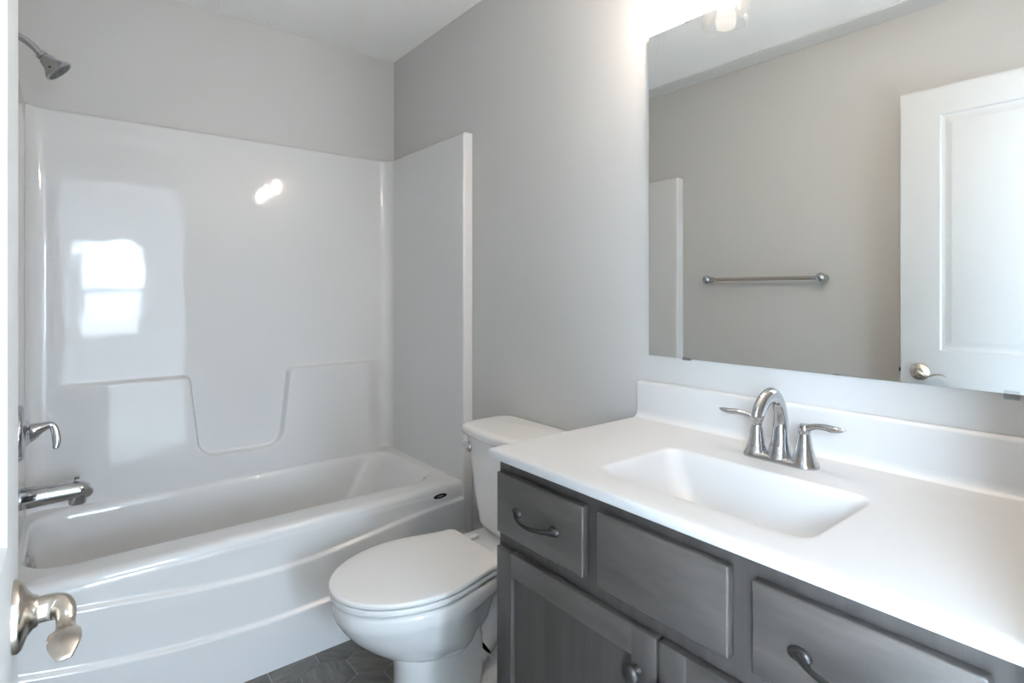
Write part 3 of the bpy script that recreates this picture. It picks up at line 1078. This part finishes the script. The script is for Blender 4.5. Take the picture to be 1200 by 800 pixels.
sx0, sx1, sy0, sy1 = -0.478, -0.222, -2.318, -1.890
rings = [rr(TX0 + 0.03, -0.03, TY0 + 0.03, TY1 - 0.03, 0.01, TB), rr(TX0 + 0.002, -0.002, TY0 + 0.002, TY1 - 0.002, 0.008, TB), rr(TX0, -0.002, TY0, TY1, 0.009, TB + 0.003),
         rr(TX0, -0.002, TY0, TY1, 0.009, TZ - 0.005), rr(TX0 + 0.0015, -0.002, TY0 + 0.0015, TY1 - 0.0015, 0.009, TZ - 0.0015), rr(TX0 + 0.005, -0.003, TY0 + 0.005, TY1 - 0.005, 0.008, TZ),
         rr(TX0 + 0.02, -0.01, TY0 + 0.02, TY1 - 0.02, 0.008, TZ)]
# basin: crisp back and near edges, long soft slope on the far side and the front
for db, df, dn, dfar, z, r in ((-0.006, -0.030, -0.006, -0.006, TZ, 0.034), (-0.001, -0.016, -0.001, -0.001, TZ - 0.0006, 0.034), (0.003, 0.000, 0.003, 0.003, TZ - 0.004, 0.033), (0.008, 0.018, 0.007, 0.008, TZ - 0.014, 0.034),
                               (0.018, 0.034, 0.014, 0.022, TZ - 0.040, 0.036), (0.032, 0.048, 0.026, 0.045, TZ - 0.075, 0.040), (0.050, 0.060, 0.045, 0.080, TZ - 0.098, 0.044), (0.075, 0.074, 0.075, 0.120, TZ - 0.105, 0.040), (0.100, 0.090, 0.110, 0.160, TZ - 0.107, 0.025)):
    rings.append(rr(sx0 + df, sx1 - db, sy0 + dn, sy1 - dfar, r, z))
loft(bm, rings, True, False, True)
finish('countertop', bm, M['marble'], vtop, 50)
bm = bm_new()
prof = [(-0.002, TZ - 0.002), (-0.002, TZ + 0.104), (-0.006, TZ + 0.106), (-0.016, TZ + 0.106), (-0.0200, TZ + 0.103), (-0.0215, TZ + 0.098), (-0.0220, TZ + 0.02), (-0.0240, TZ + 0.010), (-0.0290, TZ + 0.003), (-0.0380, TZ - 0.0003), (-0.038, TZ - 0.002)]
rings = []
for y, ins in ((TY1 - 0.0005, 0.004), (TY1 - 0.004, 0.0), (TY0 + 0.004, 0.0), (TY0 + 0.0005, 0.004)):
    rings.append([Vector((x, y, min(z, TZ + 0.106 - ins))) for x, z in prof])
loft(bm, rings, True, True, True)
finish('backsplash', bm, M['marble'], vtop, 50)
bm = bm_new()
lathe(bm, (-0.358, -2.13, TZ - 0.1065), (0, 0, 1), [(0, 0.026), (0.002, 0.025), (0.003, 0.021), (0.0015, 0.019), (0.0015, 0.016), (0.004, 0.015), (0.005, 0.010)], 32)
finish('drain', bm, M['chrome'], vtop)['label'] = 'round chrome drain'

# ------------------------------------------------------------------ faucet
FXC, FYC = -0.128, -2.103
fc = thing('faucet', 'chrome two-handle faucet with arched spout behind the basin', 'faucet', (FXC, FYC, TZ))
bm = bm_new()
def stadium(hx_, hy_, z, n=24):
    return fixed(rrect(FXC - hx_, FXC + hx_, FYC - hy_, FYC + hy_, hx_ - 0.0005, z, 10), 96)
loft(bm, [stadium(0.0280, 0.0800, TZ), stadium(0.0280, 0.0800, TZ + 0.004), stadium(0.0265, 0.0785, TZ + 0.008), stadium(0.0225, 0.0745, TZ + 0.0115), stadium(0.014, 0.06, TZ + 0.0125)], True, True, True)
finish('base_plate', bm, M['chrome'], fc)
for s in (1, -1):
    y = FYC + s * 0.0515
    bm = bm_new()
    lathe(bm, (FXC, y, TZ + 0.004), (0, 0, 1), [(0, 0.0275), (0.005, 0.0268), (0.010, 0.0238), (0.020, 0.0205), (0.035, 0.0165), (0.050, 0.0138), (0.062, 0.0120), (0.064, 0.0112), (0.065, 0.0112), (0.0665, 0.0122), (0.074, 0.0124), (0.081, 0.0112), (0.085, 0.0080), (0.0862, 0.002)], 36)
    hb = finish('handle', bm, M['chrome'], fc)
    bm = bm_new()
    sweep(bm, [(FXC, y - s * 0.004, TZ + 0.077, 0.0100, 0.0085), (FXC - 0.001, y + s * 0.010, TZ + 0.083, 0.0088, 0.0075), (FXC - 0.003, y + s * 0.026, TZ + 0.0885, 0.0080, 0.0062), (FXC - 0.006, y + s * 0.044, TZ + 0.0905, 0.0092, 0.0068),
               (FXC - 0.009, y + s * 0.060, TZ + 0.0900, 0.0095, 0.0070), (FXC - 0.011, y + s * 0.074, TZ + 0.0910, 0.0070, 0.0052), (FXC - 0.012, y + s * 0.083, TZ + 0.0930, 0.0030, 0.0022)], 18, n=6)
    finish('lever', bm, M['chrome'], hb)
bm = bm_new()
lathe(bm, (FXC, FYC, TZ + 0.004), (0, 0, 1), [(0, 0.0285), (0.006, 0.0275), (0.012, 0.0245), (0.022, 0.0220), (0.03, 0.0205)], 36)
sweep(bm, [(FXC, FYC, TZ + 0.020, 0.0205, 0.0215), (FXC + 0.003, FYC, TZ + 0.050, 0.0172, 0.0180), (FXC + 0.004, FYC, TZ + 0.085, 0.0158, 0.0150), (FXC - 0.002, FYC, TZ + 0.115, 0.0158, 0.0130),
           (FXC - 0.018, FYC, TZ + 0.138, 0.0164, 0.0120), (FXC - 0.042, FYC, TZ + 0.1455, 0.0170, 0.0118), (FXC - 0.066, FYC, TZ + 0.139, 0.0174, 0.0118), (FXC - 0.086, FYC, TZ + 0.123, 0.0174, 0.0118), (FXC - 0.0965, FYC, TZ + 0.107, 0.0165, 0.0115)], 24, up=(0, 1, 0), n=8)
finish('spout', bm, M['chrome'], fc)
bm = bm_new()
lathe(bm, (FXC + 0.030, FYC, TZ + 0.004), (0, 0, 1), [(0, 0.003), (0.045, 0.003), (0.046, 0.0055), (0.052, 0.0065), (0.058, 0.005), (0.060, 0.001)], 14)
finish('lift_rod', bm, M['chrome'], fc)

# ------------------------------------------------------------------ mirror
MY1, MY0, MZ0, MZ1 = -1.661, -2.560, 1.065, 1.993
mr = thing('wall_mirror', 'large frameless wall mirror above the vanity', 'mirror', (0, (MY0 + MY1) / 2, MZ0))
bm = bm_new()
box(bm, -0.0085, -0.0025, MY0, MY1, MZ0, MZ1, mi=1)
bm.faces.ensure_lookup_table()
for f in bm.faces:
    if f.normal.x < -0.5:
        f.material_index = 0
bm.normal_update()
for f in bm.faces:
    f.material_index = 0 if f.normal.x < -0.5 else 1
finish('mirror_glass', bm, [M['mirror'], M['mirror_edge']], mr, 0)
for y, z, s in ((-1.791, MZ1, 1), (-2.463, MZ1, 1), (-1.786, MZ0, -1), (-2.463, MZ0, -1)):
    clear = y < -2.0
    lo_, hi_ = (0.006, 0.010) if clear else (0.003, 0.004)
    bm = bm_new()
    box(bm, -0.0108, -0.0087, y - 0.011, y + 0.011, min(z - s * lo_, z + s * hi_), max(z - s * lo_, z + s * hi_), 0.0008, 1)
    box(bm, -0.0088, 0.0, y - 0.011, y + 0.011, min(z + s * 0.0005, z + s * hi_), max(z + s * 0.0005, z + s * hi_))
    c_ = finish('mirror_clip', bm, M['pane'] if clear else M['clip'], mr)
    c_['label'] = 'clear plastic mirror clip' if clear else 'small dark mirror clip'

# ------------------------------------------------------------------ vanity light above the mirror
vl = thing('vanity_light', 'three-lamp vanity light with clear glass shades above the mirror', 'wall light', (0, -2.10, 2.20))
LX, LZ = -0.093, 1.980
bm = bm_new()
box(bm, -0.022, 0, -2.22, -1.98, 2.155, 2.245, 0.006, 3)
finish('back_plate', bm, M['nickel'], vl)
bm = bm_new()
lathe(bm, (-0.022, -2.10, 2.20), (-1, 0, 0), [(0, 0.012), (LX * -1 - 0.022, 0.010)], 20)
lathe(bm, (LX, -1.83, 2.20), (0, -1, 0), [(0, 0.009), (0.54, 0.009)], 20)
finish('crossbar', bm, M['nickel'], vl)
for y in (-1.855, -2.10, -2.345):
    bm = bm_new()
    lathe(bm, (LX, y, 2.20), (0, 0, -1), [(-0.012, 0.006), (-0.008, 0.013), (0.02, 0.014), (0.04, 0.018), (0.055, 0.020), (0.088, 0.021), (0.090, 0.019), (0.09, 0.014), (0.10, 0.013)], 28)
    so = finish('socket', bm, M['nickel'], vl)
    bm = bm_new()
    R_ = 0.061
    pr = [(0.086, 0.030), (0.088, 0.045), (0.094, 0.055), (0.104, R_ - 0.001), (0.120, R_), (0.200, R_), (0.212, R_ - 0.002), (0.219, R_ - 0.008), (0.2195, R_ - 0.010), (0.217, R_ - 0.0105), (0.211, R_ - 0.005), (0.200, R_ - 0.003), (0.120, R_ - 0.003), (0.104, R_ - 0.004), (0.096, 0.052), (0.091, 0.043), (0.089, 0.030)]
    lathe(bm, (LX, y, 2.20), (0, 0, -1), pr, 48, False, False)
    finish('glass_shade', bm, M['shade'], so)
    bm = bm_new()
    lathe(bm, (LX, y, 2.20), (0, 0, -1), [(0.100, 0.012), (0.110, 0.013), (0.122, 0.020), (0.135, 0.0265), (0.150, 0.029), (0.163, 0.027), (0.173, 0.020), (0.179, 0.010), (0.180, 0.001)], 20)
    finish('bulb', bm, M['bulb'], so)
